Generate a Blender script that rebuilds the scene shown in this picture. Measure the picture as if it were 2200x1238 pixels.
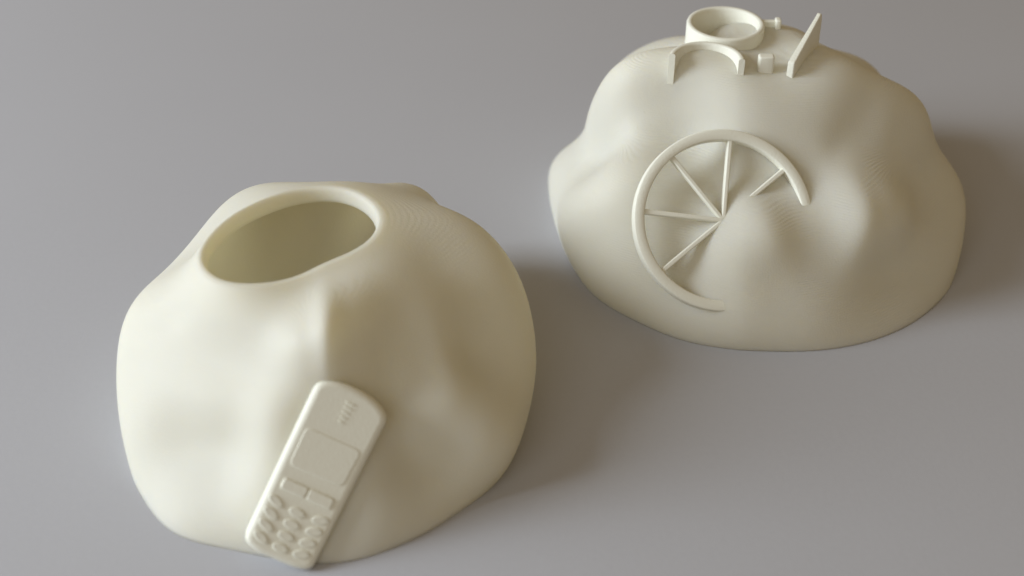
import bpy, bmesh, math, random
import numpy as np
from mathutils import Vector

for o in list(bpy.data.objects):
    bpy.data.objects.remove(o, do_unlink=True)
scene = bpy.context.scene
CM = 0.01                                   # everything below is laid out in centimetres

# ------------------------------------------------------------------ camera
PITCH = math.radians(37)
cam_d = bpy.data.cameras.new('camera')
cam = bpy.data.objects.new('camera', cam_d)
scene.collection.objects.link(cam)
cam.location = (0, 0, 16.5 * CM)
cam.rotation_euler = (math.pi / 2 - PITCH, 0, 0)
cam_d.sensor_width = 36
cam_d.lens = 36 * 2866 / 2200
cam_d.clip_start = 0.01
cam_d.clip_end = 20
cam_d.dof.use_dof = True
cam_d.dof.focus_distance = 0.252
cam_d.dof.aperture_fstop = 12.5
scene.camera = cam
scene.render.resolution_x, scene.render.resolution_y = 1024, 576

# ------------------------------------------------------------------ light: dim warm room + one big window on the left
world = bpy.data.worlds.new('World')
scene.world = world
world.use_nodes = True
bg = world.node_tree.nodes['Background']
bg.inputs[0].default_value = (1.0, 0.75, 0.43, 1)
bg.inputs[1].default_value = 0.225
AZ, EL, DIST = math.radians(187), math.radians(24), 0.90
ld = bpy.data.lights.new('window_light', 'AREA')
ld.shape = 'RECTANGLE'
ld.size, ld.size_y = 0.33, 0.52
ld.energy = 8.3
ld.color = (0.82, 0.91, 1.0)
lamp = bpy.data.objects.new('window_light', ld)
scene.collection.objects.link(lamp)
tgt = Vector((0.005, 0.205, 0.02))
dirv = Vector((math.cos(EL) * math.cos(AZ), math.cos(EL) * math.sin(AZ), math.sin(EL)))
lamp.location = tgt + dirv * DIST
lamp.rotation_euler = dirv.to_track_quat('Z', 'Y').to_euler()
# added cool fill lamp, front left out of view, lifts the front faces
fd = bpy.data.lights.new('room_fill', 'AREA')
fd.shape = 'RECTANGLE'
fd.size, fd.size_y = 0.9, 0.7
fd.energy = 2.0
fd.color = (0.86, 0.94, 1.0)
fill = bpy.data.objects.new('room_fill', fd)
scene.collection.objects.link(fill)
fdir = Vector((math.cos(0.6) * math.cos(math.radians(243)), math.cos(0.6) * math.sin(math.radians(243)), math.sin(0.6)))
fill.location = tgt + fdir * 1.25
fill.rotation_euler = fdir.to_track_quat('Z', 'Y').to_euler()
vs = scene.view_settings
vs.view_transform = 'Standard'
vs.look = 'None'
vs.exposure = 0.22
vs.gamma = 1
scene.render.engine = 'CYCLES'

# ------------------------------------------------------------------ fitted shape data (cm)
DATA = {
    'L': {
        'C': [-3.2, 18.25, 0.0],
        'abh': [3.6, 3.8, 3.9, 1.9],
        'c': [-0.069, -0.063, 0.065, -0.025, -0.038, 0.001, -0.044, -0.217, -0.077, 0.112, -0.01, -0.045, 0.22, 0.015, -0.109, -0.08, -0.044, -0.073, 0.009, -0.056, -0.007, -0.164, 0.048, 0.091, -0.025, 0.116, 0.017, -0.039, -0.179, -0.041, 0.197, -0.015, -0.046, -0.156, -0.065, -0.046, -0.098, -0.064, -0.097, -0.001, -0.068, 0.121, -0.17, 0.051, -0.09, -0.06, 0.255, 0.03, -0.041, 0.02, -0.043, 0.042, 0.008, -0.052, -0.123, -0.168, 0.148, -0.023, -0.038, -0.053, -0.005, 0.021, -0.053, -0.075, 0.149, -0.079, -0.047, 0.065, -0.038, 0.03, -0.125, -0.068, 0.003, -0.016, -0.078, 0.303, -0.105, -0.01, -0.132, -0.043, -0.213, -0.015, 0.105, 0.166, -0.027, 0.086, -0.016, 0.017, -0.056, -0.047, 0.17, -0.048, -0.032, 0.185, -0.043, 0.005, -0.004, 0.026, -0.13, -0.027, -0.005, -0.186, -0.093, 0.063, 0.141, -0.024, -0.145, -0.057, -0.006, -0.127, 0.242, -0.034, 0.106, -0.013, -0.13, -0.078, 0.122, -0.021, -0.013, -0.015, 0.021, 0.142, 0.23, -0.002, 0.02, 0.098, 0.059, 0.1, -0.075, 0.007, -0.538, 0.36, -0.256, 0.205, 0.007, -0.44, -0.137, 0.009, 0.153, -0.055, -0.308, -0.007, 0.127, 0.102, 0.48, -0.023, 0.086, 0.149, 0.252, -0.074, 0.144, -0.27, -0.032, -0.003, 0.108, 0.137, -0.045, -0.059, -0.095, 0.008, 0.118, -0.353, 0.044, 0.058, -0.243, 0.446, -0.098, -0.062, 0.116, -0.099, 0.033, 0.05, 0.139, -0.208, 0.015, 0.164, 0.072, 0.095, 0.171, 0.09, -0.296, 0.346, 0.076, 0.074, 0.22, 0.033, -0.136, -0.014, -0.085, 0.05, -0.311, 0.052, -0.137, 0.03, 0.063, -0.125, 0.2, -0.104, -0.033, 0.004, 0.086, -0.327, 0.246, 0.095, 0.277, 0.162, 0.086, -0.041, 0.037, 0.089, 0.006, -0.291, -0.104, -0.095, -0.04, 0.252, -0.062, 0.087, -0.064, -0.12, 0.072, -0.143, -0.052, -0.089, -0.091, 0.164, 0.001, -0.057, 0.165, -0.068, -0.037, 0.043, -0.139, 0.013, -0.181, 0.151, -0.024, -0.105, 0.064, -0.043, -0.304, 0.247, -0.172, -0.05, -0.067, 0.096, -0.024, 0.064, 0.005, -0.069, -0.173, -0.148, -0.052, -0.105, 0.164, -0.174, 0.039, -0.177, -0.012, -0.029, 0.084, -0.274, -0.192, -0.012, -0.13, 0.097, 0.183, -0.03, 0.145, -0.08, 0.023, -0.125, 0.051, -0.063, -0.027, -0.162, 0.131, -0.081, 0.312, -0.018, 0.005, 0.075, 0.0, 0.174, -0.032, 0.059, 0.17, 0.121, -0.069, -0.044, -0.027, 0.413, -0.171, -0.124, -0.082, 0.041, -0.006, -0.261, -0.238, -0.167],
        'b': [[0.0816, -0.4745, 0.8765, -0.0859, 0.8728, 0.4805, 0.1638, 0.0493, 0.08], [-0.0522, -0.5058, 0.8611, 0.9905, -0.1362, -0.02, 0.1164, 0.0964, 0.05], [0.0656, -0.4777, 0.8761, -0.1316, 0.8662, 0.4821, 0.1559, 0.041, 0.08], [-0.0647, -0.5208, 0.8512, 0.9908, -0.1351, -0.0074, 0.0947, 0.0741, 0.05], [-0.5925, -0.702, 0.395, 0.7454, -0.2919, 0.5993, 0.1487, 0.0974, -0.02], [-0.726, -0.113, 0.6783, 0.6785, -0.2779, 0.68, 0.1182, 0.0448, -0.045], [-0.2334, -0.7438, 0.6264, 0.9723, -0.1699, 0.1605, 0.1209, 0.0996, 0.035], [0.6278, -0.5919, 0.5054, 0.2052, 0.7522, 0.6261, 0.25, 0.0669, 0.035], [0.8359, 0.1499, 0.528, 0.5116, -0.5612, -0.6506, 0.1838, 0.0871, 0.04], [0.4497, -0.6164, 0.6464, 0.6618, 0.716, 0.2224, 0.1209, 0.1046, -0.15], [-0.8288, -0.239, 0.506, 0.5553, -0.4629, 0.6909, 0.089, 0.1796, 0.02]],
    },
    'R': {
        'C': [4.4, 24.2, 0.0],
        'abh': [4.5, 4.4, 4.55, 1.7],
        'c': [0.0, -0.126, -0.149, 0.041, -0.183, -0.059, -0.116, 0.238, -0.011, -0.103, -0.372, 0.074, -0.237, 0.003, -0.087, -0.217, 0.026, -0.275, 0.05, -0.224, 0.098, 0.003, -0.16, -0.276, 0.054, -0.319, -0.053, -0.223, 0.512, -0.033, -0.153, -0.271, -0.08, -0.109, -0.006, -0.217, 0.23, 0.091, 0.044, -0.036, -0.029, 0.289, -0.01, -0.116, -0.318, 0.24, -0.023, 0.012, -0.092, 0.252, -0.02, -0.164, 0.01, -0.236, 0.103, 0.007, -0.141, 0.084, 0.011, 0.174, -0.112, -0.262, 0.285, -0.026, 0.019, -0.036, 0.276, 0.345, 0.002, -0.156, 0.462, 0.061, 0.161, 0.063, 0.048, -0.016, -0.001, -0.007, 0.232, -0.072, 0.07, 0.009, -0.175, -0.215, -0.038, 0.093, -0.016, -0.004, 0.155, 0.003, -0.066, 0.307, -0.013, 0.189, -0.008, -0.036, -0.409, -0.012, 0.037, 0.661, -0.069, 0.052, 0.055, -0.03, -0.216, -0.001, 0.035, 0.04, 0.023, 0.098, 0.005, 0.092, 0.256, -0.226, -0.127, 0.125, -0.147, -0.301, -0.018, 0.049, 0.046, -0.06, -0.378, 0.025, 0.027, -0.121, -0.009, -0.358, 0.189, -0.01, 0.051, -0.001, -0.077, 0.26, -0.246, -0.054, 0.19, -0.029, 0.229, -0.013, 0.061, -0.118, -0.061, -0.06, -0.001, 0.045, -0.344, -0.065, -0.235, 0.381, -0.124, 0.214, -0.001, -0.138, -0.293, -0.074, -0.225, 0.059, 0.005, 0.148, -0.001, -0.104, 0.187, -0.208, 0.194, -0.0, -0.113, -0.172, 0.013, 0.358, 0.292, -0.114, 0.528, -0.001, 0.061, -0.16, -0.126, -0.038, -0.056, 0.005, -0.238, 0.047, 0.006, 0.299, -0.131, -0.274, 0.03, -0.051, 0.473, 0.094, 0.205, -0.038, -0.27, 0.192, 0.012, -0.059, -0.133, -0.166, 0.022, -0.038, 0.208, 0.34, 0.142, -0.141, 0.111, -0.059, -0.046, 0.06, -0.119, 0.307, 0.006, 0.003, -0.151, -0.355, -0.394, 0.061, -0.181, -0.179, 0.171, -0.223, 0.028, 0.4, 0.671, 0.118, -0.398, 0.081, -0.358, 0.099, 0.068, -0.211, -0.489, 0.023, -0.085, -0.132, -0.139, -0.284, 0.064, -0.073, 0.273, 0.166, -0.017, 0.018, 0.122, -0.028, -0.125, -0.136, 0.108, -0.207, -0.125, 0.053, 0.225, -0.243, -0.072, -0.073, -0.298, -0.28, 0.274, -0.175, -0.086, 0.463, 0.453, -0.047, 0.013, -0.149, -0.246, -0.51, -0.087, -0.329, 0.009, 0.357, -0.028, -0.231, 0.034, 0.219, -0.085, -0.086, -0.713, 0.307, -0.517, -0.171, -0.009, 0.597, -0.014, 0.313, -0.421, 0.044, -0.246, 0.135, 0.348, 0.063, -0.06, -0.111, 0.485, 0.16, 0.152, -0.173, 0.053, 0.379, -0.534, -0.415],
        'b': [[0.1329, -0.8398, 0.5264, 0.5014, -0.4012, -0.7666, 0.2104, 0.0895, 0.12], [0.5378, -0.6802, 0.4981, 0.1764, -0.4869, -0.8555, 0.1835, 0.067, 0.12], [-0.3977, -0.1875, 0.8981, 0.9169, -0.1161, 0.3818, 0.1607, 0.0456, -0.07], [0.1342, -0.801, 0.5834, 0.4757, -0.4644, -0.747, 0.1662, 0.0705, 0.04], [0.543, -0.6525, 0.5286, -0.0736, -0.664, -0.7441, 0.149, 0.0491, 0.07], [0.6976, -0.4518, 0.5561, 0.3821, -0.4219, -0.8222, 0.0866, 0.0806, -0.05], [0.6665, -0.2395, 0.706, -0.1999, 0.8549, 0.4787, 0.088, 0.0557, 0.05], [0.5159, -0.3862, 0.7646, 0.3046, 0.917, 0.2577, 0.1037, 0.0587, -0.04]],
    },
    'crest': [[-5.2929, 18.2932], [-5.2857, 18.7952], [-5.1131, 19.3562], [-4.8359, 19.7705], [-4.4937, 20.132], [-4.0596, 20.4144], [-3.5989, 20.5466], [-3.241, 20.5555], [-2.8709, 20.4364], [-2.5589, 20.132], [-2.3616, 19.7286], [-2.3058, 19.3154], [-2.3872, 18.9136], [-2.5817, 18.5613], [-2.7864, 18.3693], [-3.1961, 18.0674], [-3.6623, 17.7719], [-4.0002, 17.5543], [-4.2938, 17.5005], [-4.6042, 17.5543], [-4.8887, 17.699], [-5.1311, 17.9559]],
    'ZL': 3.35,
    'wheel': {
        'c': [4.0797, 21.2547, 2.1239],
        'x': [0.9952, 0.0602, -0.077],
        'y': [0.0189, 0.6542, 0.756],
        'n': [0.0959, -0.7539, 0.65],
        'R': 1.762,
    },
    'phone': {
        'c': [-3.1412, 15.1635, 1.2903],
        'x': [0.8878, -0.1218, -0.4438],
        'y': [0.4266, 0.5794, 0.6945],
        'n': [0.1725, -0.8059, 0.5663],
    },
}

# ------------------------------------------------------------------ materials
def new_mat(name):
    m = bpy.data.materials.new(name)
    m.use_nodes = True
    nt = m.node_tree
    return m, nt, nt.nodes, nt.links, nt.nodes['Principled BSDF']

def math_node(nt, op, a, b=None, c=None):
    n = nt.nodes.new('ShaderNodeMath')
    n.operation = op
    for i, v in enumerate((a, b, c)):
        if v is None:
            continue
        if isinstance(v, (int, float)):
            n.inputs[i].default_value = v
        else:
            nt.links.new(v, n.inputs[i])
    return n.outputs[0]

def plastic(name, layers=1.0, sss=0.0025, translucent=0.0, period=0.00030):
    """ivory PLA: translucent, satin, printed in horizontal layers"""
    m, nt, N, L, p = new_mat(name)
    geo = N.new('ShaderNodeNewGeometry')
    sep = N.new('ShaderNodeSeparateXYZ')
    L.new(geo.outputs['Position'], sep.inputs[0])
    sepn = N.new('ShaderNodeSeparateXYZ')
    L.new(geo.outputs['Normal'], sepn.inputs[0])
    # slight wobble of the layer height so that contours are not perfectly regular
    nz = N.new('ShaderNodeTexNoise')
    nz.inputs['Scale'].default_value = 90
    nz.inputs['Detail'].default_value = 2
    L.new(geo.outputs['Position'], nz.inputs['Vector'])
    z = math_node(nt, 'MULTIPLY_ADD', nz.outputs[0], 0.00045, sep.outputs[2])
    ph = math_node(nt, 'MULTIPLY', z, 2 * math.pi / period)
    wave = math_node(nt, 'SINE', ph)
    # the staircase only reads on shallow slopes, and unevenly
    mr = N.new('ShaderNodeMapRange')
    mr.interpolation_type = 'SMOOTHSTEP'
    mr.inputs[1].default_value = 0.42
    mr.inputs[2].default_value = 0.82
    mr.inputs[3].default_value = 0.06
    L.new(sepn.outputs[2], mr.inputs[0])
    nb = N.new('ShaderNodeTexNoise')
    nb.inputs['Scale'].default_value = 75
    nb.inputs['Detail'].default_value = 3
    L.new(geo.outputs['Position'], nb.inputs['Vector'])
    mb = N.new('ShaderNodeMapRange')
    mb.inputs[1].default_value = 0.38
    mb.inputs[2].default_value = 0.58
    mb.inputs[3].default_value = 0.12
    L.new(nb.outputs[0], mb.inputs[0])
    amp = math_node(nt, 'MULTIPLY', mr.outputs[0], mb.outputs[0])
    lay = math_node(nt, 'MULTIPLY', math_node(nt, 'MULTIPLY', wave, amp), 0.000019 * layers)
    # fine grain and rare specks of stringing
    g = N.new('ShaderNodeTexNoise')
    g.inputs['Scale'].default_value = 2600
    g.inputs['Detail'].default_value = 2
    L.new(geo.outputs['Position'], g.inputs['Vector'])
    gr = math_node(nt, 'MULTIPLY', g.outputs[0], 0.000045)
    vo = N.new('ShaderNodeTexVoronoi')
    vo.inputs['Scale'].default_value = 900
    L.new(geo.outputs['Position'], vo.inputs['Vector'])
    sp = N.new('ShaderNodeMapRange')
    sp.inputs[1].default_value = 0.20
    sp.inputs[2].default_value = 0.05
    L.new(vo.outputs['Distance'], sp.inputs[0])
    msk = N.new('ShaderNodeTexNoise')
    msk.inputs['Scale'].default_value = 130
    msk.inputs['Detail'].default_value = 3
    L.new(geo.outputs['Position'], msk.inputs['Vector'])
    mk = N.new('ShaderNodeMapRange')
    mk.inputs[1].default_value = 0.60
    mk.inputs[2].default_value = 0.70
    L.new(msk.outputs[0], mk.inputs[0])
    speck = math_node(nt, 'MULTIPLY', math_node(nt, 'MULTIPLY', sp.outputs[0], mk.outputs[0]), 0.00005 * layers)
    hgt = math_node(nt, 'ADD', math_node(nt, 'ADD', lay, gr), speck)
    bump = N.new('ShaderNodeBump')
    bump.inputs['Strength'].default_value = 1
    bump.inputs['Distance'].default_value = 1
    L.new(hgt, bump.inputs['Height'])
    L.new(bump.outputs[0], p.inputs['Normal'])
    # faint mottling of the filament colour
    cn = N.new('ShaderNodeTexNoise')
    cn.inputs['Scale'].default_value = 55
    cn.inputs['Detail'].default_value = 4
    L.new(geo.outputs['Position'], cn.inputs['Vector'])
    mix = N.new('ShaderNodeMix')
    mix.data_type = 'RGBA'
    k = 1.0 if translucent else 0.955
    mix.inputs['A'].default_value = (0.86 * k, 0.845 * k, 0.76 * k * k, 1)
    mix.inputs['B'].default_value = (0.88 * k, 0.87 * k, 0.80 * k * k, 1)
    L.new(cn.outputs[0], mix.inputs['Factor'])
    L.new(mix.outputs['Result'], p.inputs['Base Color'])
    p.inputs['Roughness'].default_value = 0.52
    p.inputs['Specular IOR Level'].default_value = 0.35
    p.inputs['Subsurface Weight'].default_value = 0.55 if sss else 0.0
    p.inputs['Subsurface Radius'].default_value = (1.0, 0.88, 0.66)
    p.inputs['Subsurface Scale'].default_value = max(sss, 0.0001)
    if translucent:                       # thin wall lets some warm light through
        tr = N.new('ShaderNodeBsdfTranslucent')
        tr.inputs['Color'].default_value = (0.98, 0.91, 0.68, 1)
        ms = N.new('ShaderNodeMixShader')
        ms.inputs[0].default_value = translucent
        L.new(p.outputs[0], ms.inputs[1])
        L.new(tr.outputs[0], ms.inputs[2])
        L.new(ms.outputs[0], N['Material Output'].inputs['Surface'])
    return m

def flecks(nt, N, L, colour_out, target, scale, size):
    """sparse specks of dark dust over a base colour"""
    g = N.new('ShaderNodeNewGeometry')
    v = N.new('ShaderNodeTexVoronoi')
    v.inputs['Scale'].default_value = scale
    wob = N.new('ShaderNodeTexNoise')
    wob.inputs['Scale'].default_value = 1500
    L.new(g.outputs['Position'], wob.inputs['Vector'])
    L.new(g.outputs['Position'], v.inputs['Vector'])
    d = math_node(nt, 'MULTIPLY_ADD', wob.outputs[0], size * 1.2, v.outputs['Distance'])
    a = N.new('ShaderNodeMapRange')
    a.inputs[1].default_value = size * 1.6
    a.inputs[2].default_value = size
    L.new(d, a.inputs[0])
    sc = N.new('ShaderNodeSeparateColor')
    L.new(v.outputs['Color'], sc.inputs[0])
    pick = math_node(nt, 'GREATER_THAN', sc.outputs[0], 0.93)
    f = math_node(nt, 'MULTIPLY', math_node(nt, 'MULTIPLY', a.outputs[0], pick), 0.55)
    mx_ = N.new('ShaderNodeMix')
    mx_.data_type = 'RGBA'
    L.new(f, mx_.inputs['Factor'])
    L.new(colour_out, mx_.inputs['A'])
    mx_.inputs['B'].default_value = (0.16, 0.13, 0.10, 1)
    L.new(mx_.outputs['Result'], target)

M_SHELL = plastic('ivory_print', 0.5, translucent=0.36)
M_SHELL_LINED = plastic('ivory_print_lined', 1.3, translucent=0.36, period=0.00038)
M_PART = plastic('ivory_print_detail', 0.35, 0.0)

mt, nt, N, L, p = new_mat('matt_white_paper')
geo = N.new('ShaderNodeNewGeometry')
n1 = N.new('ShaderNodeTexNoise')
n1.inputs['Scale'].default_value = 900
n1.inputs['Detail'].default_value = 5
L.new(geo.outputs['Position'], n1.inputs['Vector'])
n2 = N.new('ShaderNodeTexNoise')
n2.inputs['Scale'].default_value = 14
n2.inputs['Detail'].default_value = 4
L.new(geo.outputs['Position'], n2.inputs['Vector'])
mx = N.new('ShaderNodeMix')
mx.data_type = 'RGBA'
mx.inputs['A'].default_value = (0.43, 0.43, 0.457, 1)
mx.inputs['B'].default_value = (0.47, 0.47, 0.498, 1)
fac = math_node(nt, 'ADD', math_node(nt, 'MULTIPLY', n1.outputs[0], 0.5), math_node(nt, 'MULTIPLY', n2.outputs[0], 0.5))
L.new(fac, mx.inputs['Factor'])
flecks(nt, N, L, mx.outputs['Result'], p.inputs['Base Color'], 55, 0.007)
bp = N.new('ShaderNodeBump')
bp.inputs['Strength'].default_value = 1
bp.inputs['Distance'].default_value = 0.00002
L.new(n1.outputs[0], bp.inputs['Height'])
L.new(bp.outputs[0], p.inputs['Normal'])
p.inputs['Roughness'].default_value = 0.55
p.inputs['Specular IOR Level'].default_value = 0.3
M_TABLE = mt

# ------------------------------------------------------------------ helpers
def link_mesh(name, verts, faces, mat, parent=None, smooth=True, origin=(0, 0, 0)):
    """verts in world cm; the object's origin sits at `origin` (cm)"""
    og = np.array(origin, float)
    me = bpy.data.meshes.new(name)
    me.from_pydata(((np.array(verts, float) - og) * CM).tolist(), [], faces)
    me.materials.append(mat)
    if smooth:
        me.polygons.foreach_set('use_smooth', [True] * len(me.polygons))
    me.update()
    o = bpy.data.objects.new(name, me)
    scene.collection.objects.link(o)
    attach(o, og, parent)
    return o

WORLD_AT = {}
def attach(o, og, parent):
    WORLD_AT[o.name] = np.array(og, float)
    if parent is None:
        o.location = (np.array(og) * CM).tolist()
    else:
        o.parent = parent
        o.location = ((np.array(og) - WORLD_AT[parent.name]) * CM).tolist()

def empty(name, og):
    o = bpy.data.objects.new(name, None)
    o.empty_display_size = 0.01
    scene.collection.objects.link(o)
    attach(o, og, None)
    return o

def from_bm(name, bm, mat, parent, origin, sharp=math.radians(40)):
    bmesh.ops.recalc_face_normals(bm, faces=bm.faces)
    me = bpy.data.meshes.new(name)
    og = Vector(origin)
    for v in bm.verts:
        v.co = (v.co - og) * CM
    bm.to_mesh(me)
    bm.free()
    me.materials.append(mat)
    me.polygons.foreach_set('use_smooth', [True] * len(me.polygons))
    me.set_sharp_from_angle(angle=sharp)
    for pl in me.polygons:
        if pl.loop_total > 6:
            pl.use_smooth = False
    o = bpy.data.objects.new(name, me)
    scene.collection.objects.link(o)
    attach(o, np.array(origin), parent)
    return o

def inset(outline, d):
    """offset a closed ccw outline inwards by d"""
    P = np.array(outline, float)
    a, b = P - np.roll(P, 1, 0), np.roll(P, -1, 0) - P
    a /= np.maximum(np.linalg.norm(a, axis=1), 1e-9)[:, None]
    b /= np.maximum(np.linalg.norm(b, axis=1), 1e-9)[:, None]
    na, nb = np.stack([-a[:, 1], a[:, 0]], -1), np.stack([-b[:, 1], b[:, 0]], -1)
    m = na + nb
    m /= np.maximum((m * m).sum(1) / 2, 0.35)[:, None]
    return P + m * d

def prism(outline, z0, z1, frame, bevel=0.0, seg=3):
    """outline (2D, ccw) extruded from z0 to z1 in frame (c, x, y, n); front rim rounded over"""
    c, X, Y, Nn = frame
    P = np.array(outline, float)
    if np.sum(P[:, 0] * np.roll(P[:, 1], -1) - np.roll(P[:, 0], -1) * P[:, 1]) < 0:
        P = P[::-1]
    bm = bmesh.new()
    levels = [(P, z0)]
    if bevel:
        for k in range(seg + 1):
            a = k / seg * math.pi / 2
            levels.append((inset(P, bevel * (1 - math.cos(a))), z1 - bevel * (1 - math.sin(a))))
    else:
        levels.append((P, z1))
    rings = [[bm.verts.new(Vector((c + X * q[0] + Y * q[1] + Nn * z).tolist())) for q in pts] for pts, z in levels]
    n = len(P)
    bm.faces.new(rings[-1])
    bm.faces.new(rings[0][::-1])
    for lo, hi in zip(rings, rings[1:]):
        for i in range(n):
            bm.faces.new((lo[i], lo[(i + 1) % n], hi[(i + 1) % n], hi[i]))
    return bm

def rounded(pts, r, seg=5):
    """round the corners of a polygon"""
    out = []
    pts = [np.array(q, float) for q in pts]
    n = len(pts)
    for i in range(n):
        a, b, c = pts[i - 1], pts[i], pts[(i + 1) % n]
        u = (a - b) / np.linalg.norm(a - b)
        v = (c - b) / np.linalg.norm(c - b)
        rr = r[i] if isinstance(r, (list, tuple)) else r
        rr = min(rr, np.linalg.norm(a - b) * .48, np.linalg.norm(c - b) * .48)
        for k in range(seg + 1):
            t = k / seg
            out.append(((1 - t) ** 2) * (b + u * rr) + 2 * t * (1 - t) * b + t * t * (b + v * rr))
    return [tuple(q) for q in out]

# ------------------------------------------------------------------ table
def build_table():
    bm = bmesh.new()
    bmesh.ops.create_cube(bm, size=1)
    for v in bm.verts:
        v.co = Vector((v.co.x * 160, v.co.y * 110 + 25, (v.co.z - .5) * 2.5))
    o = from_bm('table_top', bm, M_TABLE, None, (0, 25, 0))
    o['kind'] = 'structure'
    o['label'] = 'plain pale grey table surface under both printed mounds'
build_table()

# ------------------------------------------------------------------ mound surfaces: star shaped about the base centre
NC, SIG = 300, 0.2
ii = np.arange(NC) + .5
zz = -0.25 + 1.25 * (ii / NC)
tt = ii * math.pi * (3 - math.sqrt(5))
rr = np.sqrt(1 - np.clip(zz, -1, 1) ** 2)
CEN = np.stack([rr * np.cos(tt), rr * np.sin(tt), zz], -1)

def radius(key, D):
    d = DATA[key]
    a, b, h, pw = d['abh']
    out = (np.abs(D[:, 0] / a) ** pw + np.abs(D[:, 1] / b) ** pw + np.abs(D[:, 2] / h) ** pw) ** (-1 / pw)
    out = out + np.exp(-(1 - D @ CEN.T) / SIG ** 2) @ np.array(d['c'])
    for q in d['b']:
        c, e1 = np.array(q[:3]), np.array(q[3:6])
        e2 = np.cross(c, e1)
        out = out + q[8] * np.exp(-.5 * (((D @ e1) / q[6]) ** 2 + ((D @ e2) / q[7]) ** 2)) * ((D @ c) > 0)
    return out

def surf_z(key, x, y):
    """height of a mound's skin above plan point (x, y)"""
    C = np.array(DATA[key]['C'])
    z = np.linspace(0.05, 6.5, 1300)
    v = np.stack([np.full_like(z, x) - C[0], np.full_like(z, y) - C[1], z], -1)
    R = np.linalg.norm(v, axis=1)
    ins = R < radius(key, v / R[:, None])
    return float(z[np.where(ins)[0][-1]]) if ins.any() else 0.0

def grid_faces(rows, nt_):
    f = []
    for j in range(rows - 1):
        for i in range(nt_):
            k = (i + 1) % nt_
            f.append((j * nt_ + i, j * nt_ + k, (j + 1) * nt_ + k, (j + 1) * nt_ + i))
    return f

NT = 420
def dirs(phi, th):
    return np.stack([np.cos(phi) * np.cos(th), np.cos(phi) * np.sin(th), np.sin(phi)], -1)

def ground_rows(P):
    P = P.copy()
    P[:, 2] = np.maximum(P[:, 2], 0.004)
    return P

TH = np.linspace(0, 2 * math.pi, NT, endpoint=False)
WALL = 0.13

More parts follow.
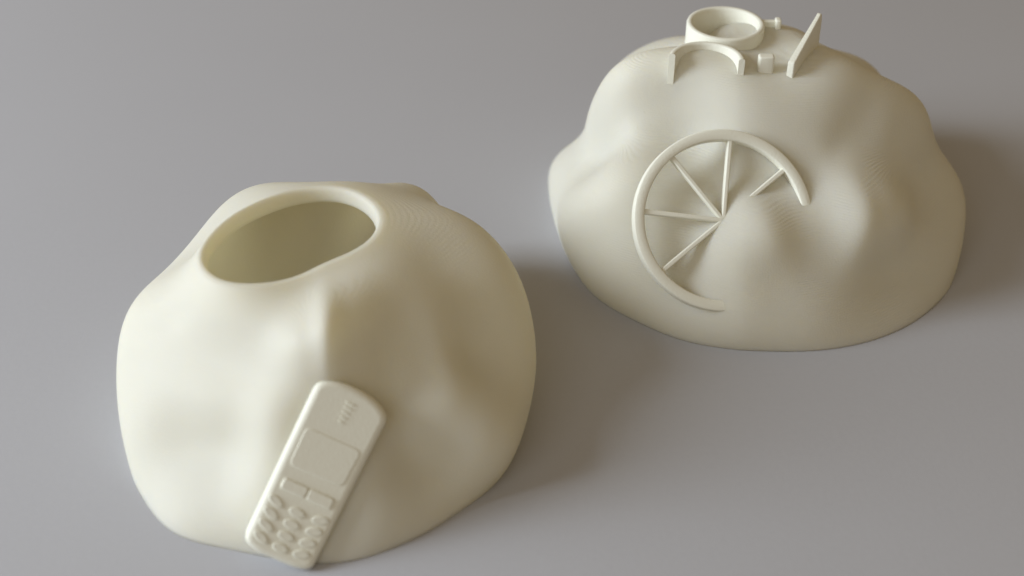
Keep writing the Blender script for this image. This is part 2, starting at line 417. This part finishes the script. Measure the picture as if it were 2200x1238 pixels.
def build_left():
    key = 'L'
    C = np.array(DATA[key]['C'])
    root = empty('printed_mound', C)
    root['label'] = 'ivory 3D-printed hollow mound with oval hole on top and phone relief on its front'
    root['category'] = 'printed model'
    # lip crest as a smooth closed curve, resampled about the base centre by azimuth of the hole centre
    cr = np.array(DATA['crest'])
    hc = cr.mean(0)
    ang = np.arctan2(cr[:, 1] - hc[1], cr[:, 0] - hc[0])
    rad = np.hypot(cr[:, 0] - hc[0], cr[:, 1] - hc[1])
    A = np.stack([np.ones_like(ang)] + [f(k * ang) for k in range(1, 4) for f in (np.cos, np.sin)], -1)
    co = np.linalg.lstsq(A, rad, rcond=None)[0]
    A2 = np.stack([np.ones_like(TH)] + [f(k * TH) for k in range(1, 4) for f in (np.cos, np.sin)], -1)
    hr = A2 @ co
    lip = np.stack([hc[0] + hr * np.cos(TH), hc[1] + hr * np.sin(TH), np.full(NT, DATA['ZL'])], -1)
    hin = -np.stack([np.cos(TH), np.sin(TH), 0 * TH], -1)              # towards the hole's axis
    Dl = (lip - C) / np.linalg.norm(lip - C, axis=1)[:, None]          # lip directions
    base = dirs(np.zeros(NT), np.arctan2(Dl[:, 1], Dl[:, 0]))
    # base ring evenly by azimuth about the base centre, matched in order to the lip ring
    Db = dirs(np.zeros(NT), TH)
    rows = []
    K = 150
    def row(t, off=0.0):
        w = t
        D = Db * np.cos(w * math.pi / 2)[:, None] if np.ndim(w) else None
        a = np.arccos(np.clip((Db * Dl).sum(1), -1, 1))[:, None]
        D = (np.sin((1 - t) * a) * Db + np.sin(t * a) * Dl) / np.sin(a)
        D /= np.linalg.norm(D, axis=1)[:, None]
        return C + D * (radius(key, D) - off)[:, None]
    for j in range(K):
        rows.append(ground_rows(row(j / (K - 1) * 0.985)))
    # rounded lip and throat wall
    top = row(1.0)
    for d_, z_ in ((0.03, -0.004), (0.06, -0.02), (0.085, -0.05), (0.10, -0.09), (0.11, -0.15), (0.115, -0.22), (0.118, -0.28)):
        q = top + hin * d_
        q[:, 2] += z_
        rows.append(q)
    q = top + hin * 0.10
    q[:, 2] -= 0.30
    rows.append(q)
    # inside skin back down to the table
    Ki = 60
    start = rows[-1]
    for j in range(1, Ki):
        t = 1 - j / (Ki - 1)
        inner = row(t, WALL)
        w = min(1.0, j / 8)
        inner = inner * w + (start - np.array([0, 0, .02 * j])) * (1 - w)
        inner[:, 2] = np.minimum(np.maximum(inner[:, 2], 0.004), start[:, 2] - 0.004 * j)
        inner[:, 2] = np.maximum(inner[:, 2], 0.004)
        rows.append(inner)
    V = np.concatenate(rows)
    F = grid_faces(len(rows), NT)
    n = len(rows)
    F += [((n - 1) * NT + i, (n - 1) * NT + (i + 1) % NT, (i + 1) % NT, i) for i in range(NT)]
    link_mesh('shell', V, F, M_SHELL, root, True, C)
    # ---- mobile phone in relief on the front slope
    ph = DATA['phone']
    fr = tuple(np.array(ph[k]) for k in ('c', 'x', 'y', 'n'))
    body = [(-0.60, -1.36), (-0.36, -1.455), (0.36, -1.455), (0.60, -1.38), (0.635, 0.2), (0.66, 1.36), (0.38, 1.51), (0.0, 1.565), (-0.36, 1.54), (-0.63, 1.41), (-0.625, 0.2)]
    body = rounded(body, [.16, .12, .12, .14, .3, .20, .2, .2, .2, .18, .3], 5)
    bm = prism(body, -0.95, 0.0, fr, bevel=0.11, seg=6)
    for v in bm.verts:                                               # keep the heel of the phone off the table
        v.co.z = max(v.co.z, 0.006)
    phone = from_bm('mobile_phone', bm, M_PART, root, fr[0], math.radians(60))
    phone['label'] = 'small bar phone relief with screen and keypad'
    def sub(name, outl, r, h, bev):
        b = prism(rounded(outl, r, 4), -0.03, h, fr, bevel=bev, seg=3)
        cen = np.mean(np.array(outl), 0)
        return from_bm(name, b, M_PART, phone, fr[0] + fr[1] * cen[0] + fr[2] * cen[1], math.radians(60))
    sub('screen', [(-0.46, 0.02), (0.46, 0.04), (0.49, 0.68), (-0.47, 0.68)], 0.10, 0.014, 0.012)
    for (x0, x1) in ((-0.435, -0.012), (0.012, 0.435)):
        sub('soft_key', [(x0, -0.37), (x1, -0.37), (x1, -0.185), (x0, -0.185)], 0.045, 0.032, 0.02)
    for r_ in range(4):
        for c_ in range(3):
            cx, cy = (-0.40 + 0.02 * r_ * .6, -0.015, 0.375 - 0.015 * r_)[c_], -0.585 - 0.205 * r_ - (0.035 if c_ == 1 else 0)
            sl = (0.035, -0.0, -0.03)[c_]
            key_o = [(cx + 0.138 * math.cos(a), cy + 0.076 * math.sin(a) - sl * math.cos(a)) for a in np.linspace(0, 2 * math.pi, 18, endpoint=False)]
            sub('key', key_o, 0.001, 0.023, 0.02)
    for k in range(5):
        y0 = 1.30 - 0.082 * k
        ln = 0.125 - 0.016 * k
        sub('earpiece_slot', [(0.055 - ln - 0.01 * k, y0 - 0.012), (0.065 - 0.01 * k, y0 - 0.016), (0.065 - 0.01 * k, y0 + 0.016), (0.055 - ln - 0.01 * k, y0 + 0.012)], 0.008, 0.018, 0.006)
    return root

def build_right():
    key = 'R'
    C = np.array(DATA[key]['C'])
    root = empty('printed_mound', C)
    root['label'] = 'ivory 3D-printed closed mound with half-sunk spoked wheel and ruins on its summit'
    root['category'] = 'printed model'
    rows = []
    K = 190
    for j in range(K):
        ph_ = (j / (K - 1)) * math.radians(89.6)
        D = dirs(np.full(NT, ph_), TH)
        rows.append(ground_rows(C + D * radius(key, D)[:, None]))
    V = np.concatenate(rows)
    F = grid_faces(K, NT)
    F.append(tuple((K - 1) * NT + i for i in range(NT)))
    # inside skin
    Ki = 50
    off = len(V)
    irows = []
    for j in range(Ki):
        ph_ = (j / (Ki - 1)) * math.radians(89.0)
        D = dirs(np.full(NT, ph_), TH)
        irows.append(ground_rows(C + D * (radius(key, D) - WALL)[:, None]))
    V = np.concatenate([V] + irows)
    F += [tuple(off + q for q in f[::-1]) for f in grid_faces(Ki, NT)]
    F.append(tuple(off + (Ki - 1) * NT + i for i in range(NT))[::-1])
    F += [(i, off + i, off + (i + 1) % NT, (i + 1) % NT) for i in range(NT)]
    link_mesh('shell', V, F, M_SHELL_LINED, root, True, C)
    # ---- wheel half sunk into the slope
    w = DATA['wheel']
    wc, X, Y, Nn = (np.array(w[k]) for k in ('c', 'x', 'y', 'n'))
    R = w['R']
    wheel = empty('wheel', wc)
    wheel.parent = root
    wheel.location = ((wc - C) * CM).tolist()
    wheel['label'] = 'spoked wheel partly sunk into the slope'
    def sweep_ring(name, prof, c, ax, a0, a1, n, parent, closed=False):
        """prof: list of (radius, height) ccw; ax = (X, Y, N)"""
        Vv, Ff = [], []
        m = len(prof)
        cnt = n if closed else n + 1
        for i in range(cnt):
            a = a0 + (a1 - a0) * i / n
            e = ax[0] * math.cos(a) + ax[1] * math.sin(a)
            for r_, h_ in prof:
                Vv.append(c + e * r_ + ax[2] * h_)
        for i in range(n):
            i2 = (i + 1) % cnt
            for k in range(m):
                k2 = (k + 1) % m
                Ff.append((i * m + k, i2 * m + k, i2 * m + k2, i * m + k2))
        if not closed:
            Ff.append(tuple(range(m))[::-1])
            Ff.append(tuple((cnt - 1) * m + k for k in range(m)))
        bm = bmesh.new()
        bv = [bm.verts.new(Vector(q.tolist())) for q in Vv]
        for f in Ff:
            bm.faces.new([bv[q] for q in f])
        return from_bm(name, bm, M_PART, parent, c, math.radians(50))
    b = 0.03
    r0, r1, d = R - 0.212, R, -0.24
    prof = [(r0, d), (r1, d), (r1, -b), (r1 - .35 * b, -.35 * b), (r1 - b, 0), (r0 + b, 0), (r0 + .35 * b, -.35 * b), (r0, -b)]
    sweep_ring('rim', prof, wc, (X, Y, Nn), 0, 2 * math.pi, 128, wheel, True)
    for k in range(5):
        a = math.radians(40.5 + 45 * k)
        e, f_ = X * math.cos(a) + Y * math.sin(a), -X * math.sin(a) + Y * math.cos(a)
        hw = 0.047
        bm = prism(rounded([(-0.03, -hw * .9), (r0 + 0.04, -hw), (r0 + 0.04, hw), (-0.03, hw * .9)], 0.03, 3), -0.19, -0.045, (wc, e, f_, Nn), bevel=0.022, seg=3)
        from_bm('spoke', bm, M_PART, wheel, wc + e * R * .5, math.radians(60))
    # ---- ruins on the summit
    Zx, Zy, Zz = np.array([1., 0, 0]), np.array([0, 1., 0]), np.array([0, 0, 1.])
    rc = np.array([4.345, 24.90, 0.0])
    ro, ri, zt = 0.79, 0.665, 4.50
    bb = 0.045
    prof = [(ri, 3.9), (ro, 3.9), (ro, zt - bb), (ro - .3 * bb, zt - .3 * bb), (ro - bb, zt), (ri + bb, zt), (ri + .3 * bb, zt - .3 * bb), (ri, zt - bb)]
    sweep_ring('ring_wall', prof, rc, (Zx, Zy, Zz), 0, 2 * math.pi, 112, root, True)
    # arc wall opening towards the front
    th_ = 0.06
    q1, q2, q3 = np.array([3.13, 23.53]), np.array([3.80, 24.04]), np.array([4.46, 23.30])
    sol = np.linalg.solve(np.array([q2 - q1, q3 - q1]) * 2, np.array([q2 @ q2 - q1 @ q1, q3 @ q3 - q1 @ q1]))
    ac, ar = np.array([sol[0], sol[1], 0.0]), float(np.linalg.norm(sol - q1))
    a_l, a_r = (math.atan2(q[1] - sol[1], q[0] - sol[0]) for q in (q1, q3))
    n = 44
    bm = bmesh.new()
    prev = None
    loops = []
    for i in range(n + 1):
        t = i / n
        a = a_l + (a_r - a_l) * t
        e = np.array([math.cos(a), math.sin(a), 0])
        top = 4.49
        pr = [(-th_, 3.6), (th_, 3.6), (th_, top - .04), (th_ - .012, top - .012), (th_ - .04, top), (-th_ + .04, top), (-th_ + .012, top - .012), (-th_, top - .04)]
        loops.append([bm.verts.new(Vector((ac + e * (ar + dr) + Zz * z).tolist())) for dr, z in pr])
    for i in range(n):
        for k in range(8):
            bm.faces.new((loops[i][k], loops[i + 1][k], loops[i + 1][(k + 1) % 8], loops[i][(k + 1) % 8]))
    bm.faces.new(loops[0])
    bm.faces.new(loops[-1][::-1])
    from_bm('arc_wall', bm, M_PART, root, ac + Zz * 4, math.radians(60))
    # stub block
    bx = np.array([4.965, 23.50, 0.0])
    sq = rounded([(-.155, -.10), (.155, -.10), (.155, .10), (-.155, .10)], 0.05, 3)
    from_bm('block', prism(sq, 3.7, surf_z(key, 4.965, 23.40) + 0.34, (bx, Zx, Zy, Zz), bevel=0.035, seg=3), M_PART, root, bx + Zz * 4, math.radians(60))
    # leaning-edged fin
    f0, f1 = np.array([5.43, 23.32, 0]), np.array([6.10, 24.28, 0])
    e = (f1 - f0) / np.linalg.norm(f1 - f0)
    Lf = float(np.linalg.norm(f1 - f0))
    side = np.cross(e, Zz)
    tri = [(0, 3.6), (Lf, 3.6), (Lf, 4.86), (Lf - .02, 4.98), (Lf - .08, 5.03), (Lf - .16, 4.97), (0.09, 4.45), (0.0, 4.40)]
    fc = f0 - side * 0.075
    bm = prism(rounded(tri, [.001, .001, .03, .04, .04, .05, .05, .03], 3), 0, 0.14, (fc, e, Zz, side), bevel=0.03, seg=3)
    for v in bm.verts:                                               # thinner towards the tip
        off = (np.array(v.co) - f0) @ side
        k = 1 - 0.45 * min(1, max(0, (v.co.z - 4.35) / 0.65))
        v.co = v.co + Vector((side * (off * k - off)).tolist())
    from_bm('fin', bm, M_PART, root, (f0 + f1) / 2 + Zz * 4, math.radians(60))
    # low hooked wall behind the ring
    hx = np.array([5.30, 25.12, 0.0])
    hk = rounded([(-.22, -.05), (.10, -.05), (.10, .05), (-.22, .05)], 0.045, 4)
    low = from_bm('low_wall', prism(hk, 3.7, 4.44, (hx, Zx, Zy, Zz), bevel=0.03, seg=3), M_PART, root, hx + Zz * 4, math.radians(60))
    pk = rounded([(.085, -.14), (.20, -.14), (.20, .055), (.085, .055)], 0.04, 4)
    from_bm('end_post', prism(pk, 3.7, 4.49, (hx, Zx, Zy, Zz), bevel=0.03, seg=3), M_PART, low, hx + Zz * 4, math.radians(60))
    return root

build_left()
build_right()
